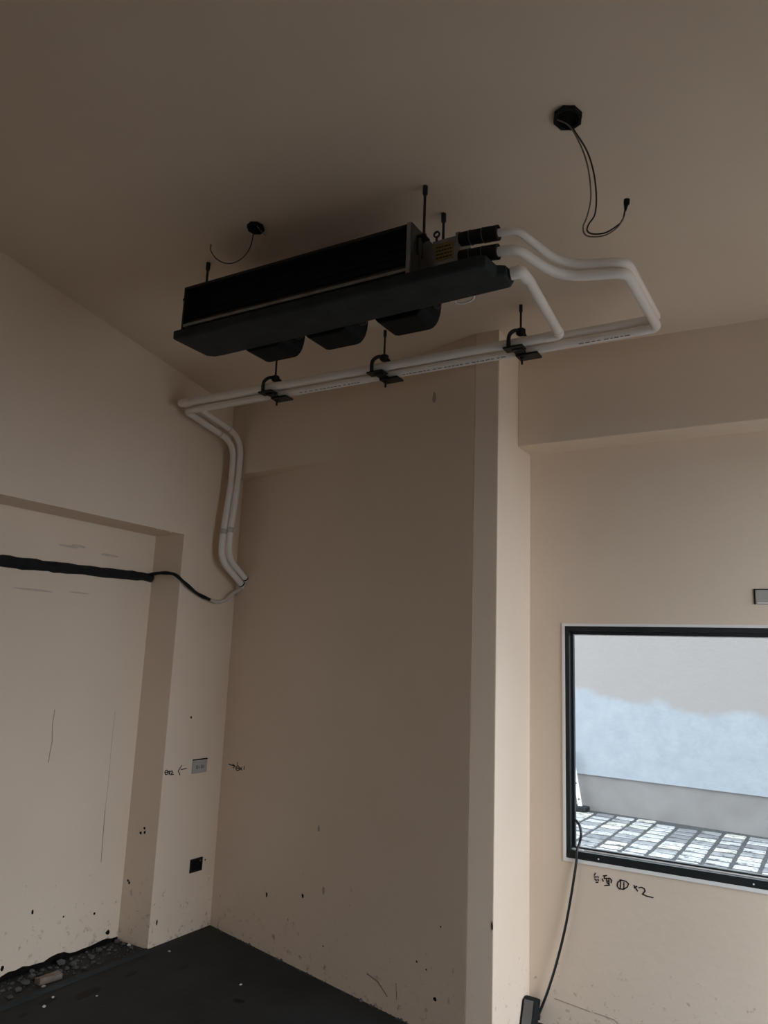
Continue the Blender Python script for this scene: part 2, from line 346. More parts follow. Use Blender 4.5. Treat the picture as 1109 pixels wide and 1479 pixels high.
# ------------------------------------------------------------------ outside
mb = MB()
mb.box(-25, 25, 3.95, 25, -0.3, -0.045); mb.box(RIGHT_X + 0.15, 25, -25, 3.95, -0.3, -0.035); mb.box(-25, RIGHT_X + 0.15, -25, REAR_Y - 0.15, -0.3, -0.035); mb.box(-25, -3.6, REAR_Y - 0.15, 3.95, -0.3, -0.035)
ground = structure(mb.build('floor_outside', M['concrete']), 'paved yard outside the window', 'ground')
mb = MB().prism([(-6.0, 4.0), (3.5, 4.0), (3.5, 8.05), (-6.0, 9.32)], -0.05, -0.0065)
mb.build('paver_bed', M['soil'], ground)
pit, pit_y, sz, sz_y = 0.213, 0.178, 0.190, 0.136
def paver_mesh(nm, seed):
    rnd = random.Random(seed)
    vs = []
    for z, q in ((-0.035, 0), (-0.008, 0.0), (0.0, 0.009)):
        a, e = sz / 2 - q, sz_y / 2 - q
        vs += [(sx * (a - rnd.uniform(0, .008)), sy * (e - rnd.uniform(0, .010)), z) for sx, sy in ((-1, -1), (1, -1), (1, 1), (-1, 1))]
    fs = [(3, 2, 1, 0), (8, 9, 10, 11)] + [(4 * l + i, 4 * l + (i + 1) % 4, 4 * l + 4 + (i + 1) % 4, 4 * l + 4 + i) for l in (0, 1) for i in range(4)]
    me = bpy.data.meshes.new(nm); me.from_pydata(vs, [], fs); me.materials.append(M['paver']); me.update(); return me
pms = [paver_mesh('paver', 31 + i) for i in range(5)]
edge_y = lambda x: 8.574 - 0.1325 * (x + 0.704) - 0.06
rnd = random.Random(3); count = 0; rest = MB()
for i in range(-18, 18):
    x = -1.93 + pit / 2 + i * pit
    for j in range(0, 32):
        y = 4.3 + j * pit_y + 0.02 * math.sin(i * 2.3)
        if y + sz_y / 2 > edge_y(x): continue
        near = (-2.95 < x < -0.05) and y > 6.25
        zz = rnd.uniform(-0.002, 0.003)
        if near and count < 298:
            o = bpy.data.objects.new('paver', rnd.choice(pms)); COL.objects.link(o); o.parent = ground
            o.location = (x, y, zz); o.rotation_euler = (rnd.uniform(-.008, .008), rnd.uniform(-.008, .008), rnd.uniform(-.04, .04)); count += 1
        else:
            h, q = sz / 2, sz_y / 2; rest.box(x - h, x + h, y - q, y + q, -0.025, zz)
tag(rest.build('paver_field', M['paver'], ground), kind='stuff')
def bline(x, off): return (x + 0.1313 * -off * 0, 8.574 - 0.1325 * (x + 0.704) + off)
mb = MB().prism([bline(-14, -0.02), bline(9, -0.02), bline(9, 0.25), bline(-14, 0.25)], 0.365, 2.7)
bwall = structure(mb.build('wall_outside', M['boundary']), 'boundary wall outside, white above and bare blue grey render below', 'wall')
mb = MB().prism([bline(-14, 0.0), bline(9, 0.0), bline(9, 0.22), bline(-14, 0.22)], -0.05, 0.366)
mb.build('plinth', M['cement'], bwall)

# white stand beyond the window, mostly behind the frame
st = thing('metal_stand', (-2.66, 8.68, 0), 'white slotted metal stand on a dark flat foot outside the window', 'stand')
MB().box(-2.96, -2.44, 8.56, 8.72, 0.005, 0.05).build('foot', M['rubber'], st, 0.012)
def leg(x0, x1):
    mb = MB(); a, b2 = Vector((x0, 8.66, 0.05)), Vector((x1, 8.70, 0.62)); w = 0.022
    mb.add([a + Vector((-w, -.01, 0)), a + Vector((w, -.01, 0)), a + Vector((w, .01, 0)), a + Vector((-w, .01, 0)), b2 + Vector((-w, -.01, 0)), b2 + Vector((w, -.01, 0)), b2 + Vector((w, .01, 0)), b2 + Vector((-w, .01, 0))],
           [(3, 2, 1, 0), (4, 5, 6, 7), (0, 1, 5, 4), (1, 2, 6, 5), (2, 3, 7, 6), (3, 0, 4, 7)])
    o = mb.build('leg', M['white_metal'], st)
    for t in (0.12, 0.4):
        c = a.lerp(b2, t); MB().ring((c.x, c.y - 0.011, c.z), (0, 1, 0), 0, 0.009, 0.003, 8).build('slot', M['hole'], o)
leg(-2.53, -2.64); leg(-2.80, -2.67)

# ------------------------------------------------------------------ fan coil unit
UX0, UX1, UY, UZ0, UZ1 = -2.262, -1.192, 2.12, 2.822, 3.0
fcu = thing('fan_coil_unit', (-1.7, 2.2, 2.762), 'long black ceiling fan coil unit hanging from threaded rods', 'air conditioner')
def up(name, mat, fn, bevel=0.0, parent=fcu):
    mb = MB(); fn(mb); return mb.build(name, mat, parent, bevel)
cas = up('casing', M['casing'], lambda m: (m.box(UX0, UX1, UY + 0.012, 2.37, UZ1 - 0.006, UZ1), m.box(UX0, UX1, UY + 0.012, 2.37, UZ0, UZ0 + 0.006), m.box(UX0, UX0 + 0.006, UY + 0.012, 2.37, UZ0 + .006, UZ1 - .006), m.box(UX0 + .006, UX1, 2.364, 2.37, UZ0 + .006, UZ1 - .006)))
coil = up('coil', M['coil'], lambda m: m.box(UX0 + 0.006, UX1 - 0.004, UY + 0.04, UY + 0.16, UZ0 + 0.006, UZ1 - 0.006))
up('coil_tube', M['coil'], lambda m: [m.tube([(UX0 + .01, UY + .034, z), (UX1 - .006, UY + .034, z)], 0.004, 8) for z in (2.875, 2.905, 2.935, 2.965)], parent=coil)
up('flange_rail', M['casing'], lambda m: m.box(UX0, UX1 - 0.016, UY, UY + 0.012, UZ1 - 0.012, UZ1), 0.001)
fr_ = up('flange_rail', M['galv'], lambda m: (m.box(UX0 + .006, UX1 - 0.016, UY, UY + 0.012, UZ0, UZ0 + 0.012)), 0.001)
tag(fr_, 'bare galvanised lower flange')
up('drip_rail', M['galv_dark'], lambda m: m.slab([(UY + .012, UZ0 + .012), (UY + .012, UZ0 + .018), (UY + .04, UZ0 + .046), (UY + .04, UZ0 + .040)], 0, UX0 + .006, UX1 - .016))
up('flange_stile', M['casing'], lambda m: m.box(UX0 - 0.004, UX0 + 0.006, UY, UY + 0.012, UZ0 - .03, UZ1), 0.001)
up('flange_stile', M['galv'], lambda m: (m.box(UX1 - 0.016, UX1, UY - .002, UY + 0.012, UZ0 - 0.012, UZ1 + .004)), 0.001)
ep = up('end_plate', M['galv_dark'], lambda m: m.box(UX1, UX1 + 0.004, UY, 2.37, UZ0 - 0.006, UZ1 + .002), 0.001)
up('hanging_bracket', M['steel'], lambda m: (m.box(UX1 + .004, UX1 + 0.034, 2.155, 2.20, 2.965, 2.970), m.box(UX1 + .004, UX1 + .008, 2.155, 2.20, 2.90, 2.965)), 0.001)
up('hanging_bracket', M['steel'], lambda m: (m.box(UX1 + .004, UX1 + 0.034, 2.31, 2.35, 2.965, 2.970), m.box(UX1 + .004, UX1 + .008, 2.31, 2.35, 2.90, 2.965)), 0.001)
up('hanging_bracket', M['steel'], lambda m: (m.box(UX0 - 0.03, UX0, 2.235, 2.275, 2.965, 2.970), m.box(UX0 - .004, UX0, 2.235, 2.275, 2.90, 2.965)), 0.001)
up('side_bolt', M['steel'], lambda m: (m.tube([(UX0, 2.14, 2.955), (UX0 - 0.022, 2.14, 2.955)], 0.005, 8), m.ring((UX0 - .018, 2.14, 2.955), (1, 0, 0), 0.0, 0.009, 0.006, 6)))
tb = up('terminal_box', M['galv'], lambda m: m.box(UX1 + 0.036, -1.058, 2.215, 2.30, 2.872, 2.968), 0.002)
tag(tb, 'pale steel terminal box with a yellow wiring label')
up('box_lip', M['galv'], lambda m: m.box(-1.062, -1.046, 2.205, 2.30, 2.856, 2.974), 0.001, tb)
lab = up('wiring_label', M['label'], lambda m: m.box(-1.146, -1.074, 2.2135, 2.215, 2.886, 2.952), 0, tb)
# rows of small print on the label
MBp = MB()
for r in range(4):
    x = -1.140
    while x < -1.084:
        w = random.uniform(.006, .014); MBp.box(x, min(x + w, -1.080), 2.2128, 2.2134, 2.895 + r * .0135, 2.8995 + r * .0135); x += w + .003
MBp.build('label_print', M['ink'], tb)
up('air_vent', M['steel'], lambda m: (m.ring((-1.135, 2.205, 2.985), (0, 1, 0), 0.008, 0.013, 0.006, 12), m.tube([(-1.135, 2.205, 2.96), (-1.135, 2.205, 2.975)], 0.004, 8)))
up('power_lead', M['cord'], lambda m: m.tube(spline([(-1.172, 2.15, 2.95), (-1.165, 2.14, 2.91), (-1.168, 2.145, 2.86), (-1.16, 2.16, 2.825)]), 0.005, 8))
up('insulation_block', M['casing'], lambda m: m.box(UX0 + .01, -1.02, 2.15, 2.30, 2.785, 2.824))
# drain pan
foot = [(-2.285, 2.10), (-0.935, 2.10), (-0.908, 2.112), (-0.900, 2.185), (-0.874, 2.20), (-0.868, 2.262), (-0.888, 2.288), (-2.21, 2.322), (-2.255, 2.318), (-2.282, 2.295)]
def pan(m):
    n = len(foot); cx = sum(p[0] for p in foot) / n; cy = sum(p[1] for p in foot) / n
    def inset(q): return [(x + (q if x < cx else -q), y + (q if y < cy else -q)) for x, y in foot]
    lay = [(inset(.008), 2.762), (foot, 2.768), (foot, 2.802), (inset(.006), 2.802), (inset(.010), 2.785)]
    vs = [(x, y, z) for ps, z in lay for x, y in ps]
    m.add(vs, [tuple(range(n - 1, -1, -1)), tuple(range(4 * n, 5 * n))] + [(l * n + i, l * n + (i + 1) % n, (l + 1) * n + (i + 1) % n, (l + 1) * n + i) for l in range(4) for i in range(n)])
dp = up('drain_pan', M['pan'], pan, 0.003)
up('pan_outlet', M['casing'], lambda m: m.tube([(-0.90, 2.235, 2.785), (-0.862, 2.235, 2.785)], 0.019, 12), parent=dp)
tag(up('white_lead', M['pvc'], lambda m: m.tube(spline([(-1.105, 2.30, 2.772), (-1.10, 2.312, 2.764), (-1.07, 2.316, 2.761), (-1.04, 2.312, 2.766), (-1.03, 2.296, 2.775)]), 0.004, 8)), 'pale cable loop under the pan')
up('fan_deck', M['casing'], lambda m: m.box(UX0 + .02, UX1 - .02, 2.37, 2.38, 2.83, 2.99))
prof = [(-.118, 2.99), (-.119, 2.872), (-.116, 2.846), (-.108, 2.820), (-.097, 2.803), (-.084, 2.793), (-.068, 2.789)]
prof = prof + [(-x, z) for x, z in reversed(prof)]
for cxx in (-2.045, -1.722, -1.385):
    fh = up('fan_housing', M['coil'], lambda m: m.slab([(cxx + x, z) for x, z in prof], 1, 2.38, 2.52), 0.006)
    up('fan_inlet', M['steel'], lambda m: m.ring((cxx + .122, 2.45, 2.90), (1, 0, 0), 0.045, 0.06, 0.006, 16), parent=fh)
up('fan_motor', M['casing'], lambda m: m.tube([(-1.60, 2.45, 2.92), (-1.507, 2.45, 2.92)], 0.045, 16))
def sleeve(x0, x1, y, z0, z1, r):
    n = 12; pts = []; rs = []
    for i in range(n + 1):
        t = i / n; pts.append((x0 + (x1 - x0) * t, y, z0 + (z1 - z0) * t)); rs.append(r * (0.93 + 0.10 * t + random.uniform(-.02, .02)))
    o = up('pipe_sleeve', M['rubber'], lambda m: m.tube(pts, rs, 16))
    for t in (0.28, 0.62):
        up('cable_tie', M['galv_dark'], lambda m: m.ring((x0 + (x1 - x0) * t, y, z0 + (z1 - z0) * t), (1, 0, 0), r * 0.9, r * 1.06, 0.003, 16), parent=o)
sleeve(-1.046, -0.906, 2.215, 2.948, 2.936, 0.026)
sleeve(-1.046, -0.906, 2.215, 2.880, 2.866, 0.026)

# threaded rods of the unit
def unit_rod(x, y, zb, label):
    zt = ceil_z(x, y)
    t = thing('threaded_rod', (x, y, zb), label, 'rod', 'rods holding the fan coil unit')
    MB().tube([(x, y, zb - 0.02), (x, y, zt + 0.01)], 0.0052, 8).build('rod', M['steel'], t)
    MB().tube([(x, y, zt - 0.035), (x, y, zt - 0.03), (x, y, zt + 0.004)], [0.007, 0.0095, 0.0095], 10).build('anchor', M['steel'], t)
    MB().ring((x, y, zb + 0.006), (0, 0, 1), 0.004, 0.0105, 0.008, 6).build('nut', M['steel'], t)
    MB().ring((x, y, zb - 0.010), (0, 0, 1), 0.004, 0.0105, 0.008, 6).build('nut', M['steel'], t)
unit_rod(-1.172, 2.178, 2.971, 'black threaded rod at the near right corner of the fan coil unit, longest in view')
unit_rod(-1.172, 2.330, 2.971, 'short black threaded rod behind the terminal box of the fan coil unit')
unit_rod(-2.279, 2.255, 2.971, 'black threaded rod at the far left end of the fan coil unit')

# ------------------------------------------------------------------ pipes
def pipe(name, label, pts, r, couplings, base, r0, ends=()):
    t = thing(name, base, label, 'pipe', None)
    MB().tube(pts, [r0 + (r - r0) * min(1, max(0, (i - 8) / 10)) for i in range(len(pts))], 14).build('pipe_run', M['pvc'], t)
    for c, ax, w, k in couplings:
        MB().ring(c, ax, r * 0.9, r * k, w, 16).build('coupling', M['tape'], t)
    for c, ax, w in ends: MB().ring(c, ax, r * 0.5, r * 1.04, w, 16).build('cut_end', M['rubber'], t)
    return t
ux, uy, uz = -0.545, 3.0, 2.885
lz = 2.845
up_pts = fillet([(-0.912, 2.215, 2.936), (-0.845, 2.225, 2.936), (-0.755, 2.435, 2.886), (-0.55, 2.505, 2.885), (ux, uy, uz), (-3.058, uy, uz), (-3.055, 3.425, 2.80), (-3.055, 3.425, 2.55), (-3.058, 3.392, 2.215), (-3.06, 3.39, 2.06), (-3.066, 3.585, 1.948)], [0, .06, .09, .045, .035, .03, .12, .15, .12, .13, 0], 10)
cw1 = pipe('water_pipe', 'upper white insulated water pipe from the top sleeve of the fan coil unit', up_pts, 0.0175, [((-3.056, 3.31, 2.822), (0, 1, -.2), 0.006, 1.05), ((-3.058, 3.393, 2.225), (0, 0.09, 1), 0.03, 1.05)], (-0.9, 2.2, 2.93), 0.0135, [((-3.0652, 3.566, 1.959), (0, 0.85, -0.5), 0.008)])
lo_pts = fillet([(-0.912, 2.215, 2.866), (-0.845, 2.225, 2.866), (-0.765, 2.435, 2.846), (-0.552, 2.505, 2.846), (ux, uy, lz), (-3.105, uy, lz), (-3.095, 3.405, 2.765), (-3.095, 3.41, 2.55), (-3.095, 3.372, 2.205), (-3.095, 3.367, 2.05), (-3.098, 3.59, 1.912)], [0, .06, .09, .045, .035, .03, .12, .15, .12, .14, 0], 10)
cw2 = pipe('water_pipe', 'lower white water pipe with black print from the bottom sleeve of the fan coil unit', lo_pts, 0.0185, [((-3.096, 3.28, 2.790), (0, 1, -.2), 0.006, 1.05), ((-3.095, 3.373, 2.215), (0, 0.09, 1), 0.03, 1.05)], (-0.9, 2.2, 2.86), 0.0165, [((-3.0977, 3.570, 1.9243), (0, 0.85, -0.5), 0.008)])
# printed lettering along the lower pipe (unreadably small marks)
mb = MB(); rnd = random.Random(5)
for xa, xb in ((-2.30, -1.95), (-1.70, -1.18), (-0.86, -0.66)):
    x = xa
    while x < xb:
        w = rnd.uniform(.010, .022)
        a0, a1 = 3.95, 4.15    # angle on the pipe, lower camera side
        for q in range(1):
            vs = [(xx, uy + math.cos(a) * 0.0188, lz + math.sin(a) * 0.0188) for xx in (x, x + w) for a in (a0, a1)]
            vs += [(xx, uy + math.cos(a) * 0.0180, lz + math.sin(a) * 0.0180) for xx in (x, x + w) for a in (a0, a1)]
            mb.add(vs, [(0, 1, 3, 2), (4, 6, 7, 5), (0, 4, 5, 1), (2, 3, 7, 6), (0, 2, 6, 4), (1, 5, 7, 3)])
        x += w + rnd.choice((.006, .006, .014))
tag(mb.build('printed_marking', M['plate_dark'], cw2), kind='stuff')
dz = 2.866; dy = 2.945; dxx = -0.925
dr_pts = fillet([(-0.866, 2.235, 2.785), (-0.838, 2.25, 2.79), (-0.838, 2.31, 2.80), (dxx, dy, dz), (-3.09, dy, 2.872), (-3.142, 3.02, 2.902), (-3.142, 3.24, 2.885), (-3.20, 3.36, 2.862)], [0, .02, .03, .03, .03, .04, .05, 0], 6)
dr = pipe('drain_pipe', 'thick white drain pipe from the end of the drain pan along the water pipes', dr_pts, 0.0200, [], (-0.87, 2.23, 2.785), 0.0170)
MB().tube(fillet([(-0.868, 2.235, 2.786), (-0.836, 2.240, 2.789), (-0.845, 2.315, 2.803)], 0.022, 5), 0.0215, 14).build('elbow', M['pvc'], dr)
e0 = Vector((-0.838, 2.31, 2.80)); e1 = Vector((dxx, dy, dz)); dd = (e1 - e0).normalized()
MB().tube(fillet([e1 - dd * 0.06, e1, (dxx - 0.06, dy, dz)], 0.03, 5), 0.0215, 14).build('elbow', M['pvc'], dr)
MB().tube(fillet([(-3.02, dy, 2.872), (-3.09, dy, 2.872), (-3.135, 3.0, 2.895)], 0.03, 5), 0.0228, 14).build('elbow', M['pvc'], dr)

# pipe hangers
def hanger(x, label):
    y = 2.965; zt = ceil_z(x, y); zr = 2.925
    t = thing('pipe_hanger', (x, y, 2.80), label, 'hanger', 'black clamps carrying the pipe run')
    MB().tube([(x, y, zr), (x, y, zt + 0.01)], 0.005, 8).build('rod', M['steel'], t)
    MB().tube([(x, y, zt - 0.03), (x, y, zt + 0.004)], 0.008, 10).build('anchor', M['steel'], t)
    # rounded yoke: two cheeks and a cap nut at the top
    mb = MB(); mb.tube(spline([(x - .004, y - .012, 2.925), (x - .022, y - .03, 2.918), (x - .034, y - .050, 2.89), (x - .036, y - .052, 2.842)]), 0.009, 8)
    mb.tube(spline([(x + .004, y + .012, 2.925), (x + .006, y + .04, 2.915), (x + .006, y + .062, 2.885), (x + .006, y + .064, 2.83)]), 0.008, 8)
    mb.build('yoke', M['steel'], t)
    mb = MB(); mb.tube([(x, y, 2.905), (x, y, 2.912), (x, y, 2.932), (x, y, 2.938)], [.012, .021, .021, .011], 12); mb.build('cap_nut', M['steel'], t)
    MB().box(x - .060, x + .028, dy - .040, dy + .014, 2.831, 2.840).build('saddle_plate', M['steel'], t, 0.002)
    MB().box(x - .026, x + .072, uy - .030, uy + .034, 2.815, 2.825).build('saddle_plate', M['steel'], t, 0.002)
    MB().box(x - .026, x + .020, dy - .02, uy - .024, 2.825, 2.831).build('cross_bar', M['steel'], t, 0.001)
    mb = MB(); mb.tube([(x - .005, uy - .005, 2.785), (x - .005, uy - .005, 2.824)], 0.005, 8); mb.ring((x - .005, uy - .005, 2.811), (0, 0, 1), .003, .011, .008, 6)
    mb.build('bolt', M['steel'], t)
hanger(-2.445, 'black pipe clamp on a thin rod nearest the left corner')
hanger(-1.79, 'black pipe clamp on a thin rod in the middle of the pipe run')
hanger(-1.105, 'black pipe clamp on a thin rod in front of the column')

# ------------------------------------------------------------------ ceiling boxes and loose wires
def ceiling_box(x, y, r, label, squash=1.0):
    z = ceil_z(x, y)
    t = thing('ceiling_junction_box', (x, y, z), label, 'junction box', None)
    mb = MB(); n = 24; o_, i_, vs = [], [], []
    for k in range(n):
        a = 2 * math.pi * k / n; q = r * (1 + (0.05 if k % 3 == 0 else -0.03)); px, py = x + q * math.cos(a), y + squash * q * math.sin(a)
        ix, iy = x + .8 * r * math.cos(a), y + squash * .8 * r * math.sin(a)
        for (ax_, ay_, h) in ((px, py, .004), (px, py, -.012), (ix, iy, -.012), (ix, iy, .0)): vs.append((ax_, ay_, ceil_z(ax_, ay_) + h))
    mb.add(vs, [(4 * k + j, 4 * k + (j + 1) % 4, 4 * ((k + 1) % n) + (j + 1) % 4, 4 * ((k + 1) % n) + j) for k in range(n) for j in range(4)])
    mb.build('box_rim', M['rubber'], t)
    MB().prism([(x + .82 * r * math.cos(2 * math.pi * k / 16), y + squash * .82 * r * math.sin(2 * math.pi * k / 16)) for k in range(16)], lambda a, b_: ceil_z(a, b_) - .003, lambda a, b_: ceil_z(a, b_) + .002).build('box_back', M['hole'], t)
    return t, z
jb, z = ceiling_box(-0.621, 2.067, 0.043, 'round black ceiling box with two long looping wires, right of the fan coil unit')
MB().tube(spline([(-.622, 2.06, 3.165), (-.60, 2.065, 3.115), (-.565, 2.07, 3.04), (-.545, 2.07, 2.96), (-.538, 2.07, 2.88), (-.543, 2.07, 2.82), (-.562, 2.07, 2.792), (-.566, 2.07, 2.772), (-.548, 2.07, 2.757), (-.515, 2.07, 2.752), (-.485, 2.07, 2.762), (-.464, 2.07, 2.778), (-.455, 2.07, 2.812)]), 0.0026, 6).build('wire', M['cord'], jb)
o = MB().tube(spline([(-.65, 2.055, 3.165), (-.61, 2.055, 3.125), (-.575, 2.055, 3.04), (-.556, 2.055, 2.96), (-.550, 2.055, 2.87), (-.562, 2.055, 2.81), (-.574, 2.055, 2.78), (-.568, 2.055, 2.752), (-.54, 2.055, 2.738), (-.505, 2.055, 2.736), (-.475, 2.06, 2.755), (-.459, 2.066, 2.785)]), 0.0024, 6).build('wire', M['wire_white'], jb)
MB().tube([(-.455, 2.07, 2.806), (-.453, 2.07, 2.822), (-.451, 2.07, 2.828), (-.450, 2.07, 2.840)], [.003, .006, .009, .009], 10).build('connector', M['rubber'], jb)
jb, z = ceiling_box(-1.915, 2.135, 0.035, 'small black ceiling box with one curled wire above the fan coil unit', 0.9)
MB().tube(spline([(-1.912, 2.125, 3.185), (-1.914, 2.12, 3.13), (-1.925, 2.12, 3.09), (-1.955, 2.12, 3.06), (-2.0, 2.12, 3.048), (-2.05, 2.12, 3.058), (-2.10, 2.12, 3.09), (-2.135, 2.12, 3.135), (-2.137, 2.12, 3.165)]), 0.0022, 6).build('wire', M['cord'], jb)
MB().tube(spline([(-1.90, 2.125, 3.185), (-1.87, 2.12, 3.15), (-1.845, 2.12, 3.125)]), 0.0016, 6).build('wire', M['wire_white'], jb)
zz = ceil_z(-1.01, 2.85)
MB().tube([(-1.01, 2.85, zz - .001), (-1.01, 2.85, zz + .003)], 0.008, 10).build('anchor_hole', M['hole'], ceiling)

# ------------------------------------------------------------------ black lagged pipe in the blocked doorway and its tail
lag = thing('lagged_pipe', (-3.39, 3.1, 1.9), 'rough black lagged pipe set in the blocked doorway with a thin hose tail', 'pipe')
n = 60; pts = []; rs = []
for i in range(n + 1):
    y = 1.0 + (3.132 - 1.0) * i / n; pts.append((-3.398 + random.uniform(-.002, .002), y, 1.897 + 0.04 * (y - 2.2) / 0.95 * 0.65 + random.uniform(-.0025, .0025))); rs.append(0.031 - 0.006 * (y - 1.0) / 2.1 + random.uniform(-.003, .0025))
MB().tube(pts, rs, 14).build('lagging', M['rubber'], lag)
MB().tube(spline([(-3.385, 3.11, 1.937), (-3.30, 3.115, 1.945), (-3.20, 3.115, 1.935), (-3.155, 3.15, 1.895), (-3.155, 3.26, 1.842), (-3.152, 3.375, 1.812)]), [0.0095 + 0.002 * math.sin(i) * 0.5 for i in range(31)], 10).build('hose', M['rubber'], lag)
tag(MB().tube(spline([(-3.152, 3.365, 1.814), (-3.150, 3.43, 1.806), (-3.145, 3.49, 1.822), (-3.135, 3.545, 1.868), (-3.12, 3.60, 1.90)]), 0.0105, 10).build('hose_tail', M['tape'], lag), 'pale bare end of the hose')

# ------------------------------------------------------------------ wall plates
pl = thing('socket_plate', (LX, 3.413, 0.84), 'grey double socket plate on the pier left of the corner', 'socket')
MB().box(LX - .002, LX + .008, 3.356, 3.470, 0.842, 0.914).build('plate', M['plate'], pl, 0.003)
MB().box(LX + .008, LX + .0095, 3.372, 3.454, 0.856, 0.894).build('insert', M['plate'], pl, 0.001)
for yy in (3.394, 3.432):
    mb = MB(); mb.box(LX + .0095, LX + .011, yy - .012, yy - .004, .866, .886); mb.box(LX + .0095, LX + .011, yy + .004, yy + .009, .868, .882); mb.build('socket_slot', M['plate_dark'], pl)
MB().box(LX - .001, LX + .009, 3.357, 3.469, 0.9142, 0.919).build('plaster_gap', M['hole'], pl)
bx = thing('open_wall_box', (LX, 3.45, 0.31), 'open black electrical box low on the pier left of the corner', 'wall box')
mb = MB(); y0, y1, z0, z1 = 3.402, 3.496, 0.313, 0.383
mb.box(LX - .002, LX + .007, y0, y0 + .012, z0, z1); mb.box(LX - .002, LX + .007, y1 - .012, y1, z0, z1); mb.box(LX - .002, LX + .007, y0 + .012, y1 - .012, z0, z0 + .009); mb.box(LX - .002, LX + .007, y0 + .012, y1 - .012, z1 - .009, z1)
mb.build('box_rim', M['rubber'], bx, 0.001)
MB().box(LX - .002, LX + .002, y0 + .012, y1 - .012, z0 + .009, z1 - .009).build('box_back', M['hole'], bx)
MB().tube([(LX + .002, 3.478, .366), (LX + .006, 3.478, .366)], .004, 8).build('screw', M['galv'], bx)
wp = thing('blank_plate', (-0.23, WIN_Y, 1.79), 'grey rounded blank plate on the wall above the window', 'wall plate')
MB().box(-0.290, -0.170, WIN_Y - .007, WIN_Y + .002, 1.790, 1.850).build('plate', M['plate'], wp, 0.005)
mb = MB(); mb.box(-0.294, -0.166, WIN_Y - .005, WIN_Y + .001, 1.850, 1.8535); mb.box(-0.2935, -0.290, WIN_Y - .005, WIN_Y + .001, 1.79, 1.850); mb.build('dark_outline', M['hole'], wp)  # dark strips along the top and left edges of the plate
MB().box(-0.283, -0.18, WIN_Y - .0085, WIN_Y - .007, 1.793, 1.797).build('plate_lip', M['caulk'], wp)

# ------------------------------------------------------------------ marker notes, holes and cracks in the plaster
def ribbons(strokes, fn, w, mat, name, parent, label=None):
    """flat marker strokes a hair proud of the wall; fn(u, v) -> point"""
    mb = MB()
    for s in strokes:
        for k in range(len(s) - 1):
            (u0, v0), (u1, v1) = s[k], s[k + 1]; l = math.hypot(u1 - u0, v1 - v0) or 1e-6
            ex, ey = (u1 - u0) / l * w * .4, (v1 - v0) / l * w * .4; nx, ny = -(v1 - v0) / l * w / 2, (u1 - u0) / l * w / 2
            q = [(u0 - ex + nx, v0 - ey + ny), (u0 - ex - nx, v0 - ey - ny), (u1 + ex - nx, v1 + ey - ny), (u1 + ex + nx, v1 + ey + ny)]
            a = [fn(u, v, 0.0012) for u, v in q]; b_ = [fn(u, v, -0.001) for u, v in q]
            mb.add(a + b_, [(0, 1, 2, 3), (7, 6, 5, 4), (0, 4, 5, 1), (1, 5, 6, 2), (2, 6, 7, 3), (3, 7, 4, 0)])
    o = mb.build(name, mat, parent)
    if label: o['label'] = label
    return o
on_win = lambda u, v, h: (u, WIN_Y - h, v)
on_left = lambda u, v, h: (LX + h, u, v)
on_rec = lambda u, v, h: (REC_X + h, u, v)
on_back = lambda u, v, h: back_pt(u, v, h)
NOTE_WINDOW = [[(-0.9693, 0.6405), (-0.9738, 0.6323)], [(-0.9744, 0.6244), (-0.965, 0.6267)], [(-0.9588, 0.6295), (-0.9567, 0.6258)], [(-0.9718, 0.6176), (-0.9687, 0.6138), (-0.9644, 0.6135)], [(-0.9584, 0.618), (-0.9558, 0.6139)], [(-0.9661, 0.6048), (-0.9586, 0.6065)], [(-0.9355, 0.6352), (-0.9209, 0.6396)], [(-0.9283, 0.6371), (-0.9317, 0.6279)], [(-0.9397, 0.6216), (-0.9359, 0.6147)], [(-0.9317, 0.6259), (-0.9079, 0.6305), (-0.9006, 0.6243), (-0.9024, 0.6141)], [(-0.9225, 0.6256), (-0.9193, 0.6088)], [(-0.9119, 0.6274), (-0.9123, 0.6033)], [(-0.9205, 0.6173), (-0.912, 0.6187)], [(-0.9196, 0.6087), (-0.9114, 0.6111)], [(-0.9301, 0.5978), (-0.9097, 0.603)], [(-0.8634, 0.6316), (-0.8746, 0.6194), (-0.8775, 0.6046), (-0.8693, 0.5957), (-0.8512, 0.5963), (-0.8355, 0.608), (-0.8298, 0.6212), (-0.8402, 0.6293), (-0.8634, 0.6316)], [(-0.8622, 0.6293), (-0.8646, 0.6014)], [(-0.8494, 0.6228), (-0.8499, 0.5982)], [(-0.8076, 0.6183), (-0.7936, 0.5997)], [(-0.7965, 0.617), (-0.806, 0.6098)], [(-0.7882, 0.6135), (-0.7767, 0.6167), (-0.7662, 0.6129), (-0.7632, 0.6049), (-0.7733, 0.5906), (-0.7574, 0.5861), (-0.7325, 0.5845)]]
NOTE_LEFT = [[(3.1756, 0.8675), (3.1743, 0.8607), (3.169, 0.857), (3.1619, 0.8577), (3.1556, 0.8626), (3.1525, 0.8697), (3.1538, 0.8765), (3.1591, 0.8802), (3.1662, 0.8795), (3.1725, 0.8747), (3.1756, 0.8675)], [(3.1533, 0.8688), (3.1749, 0.868)], [(3.1874, 0.8754), (3.1836, 0.8549)], [(3.1795, 0.8725), (3.1909, 0.8578)], [(3.1928, 0.8685), (3.2032, 0.8729), (3.2106, 0.865), (3.1965, 0.8536), (3.2185, 0.8533)], [(3.3136, 0.8758), (3.2725, 0.8727)], [(3.2745, 0.8942), (3.252, 0.8678), (3.2672, 0.8456)]]
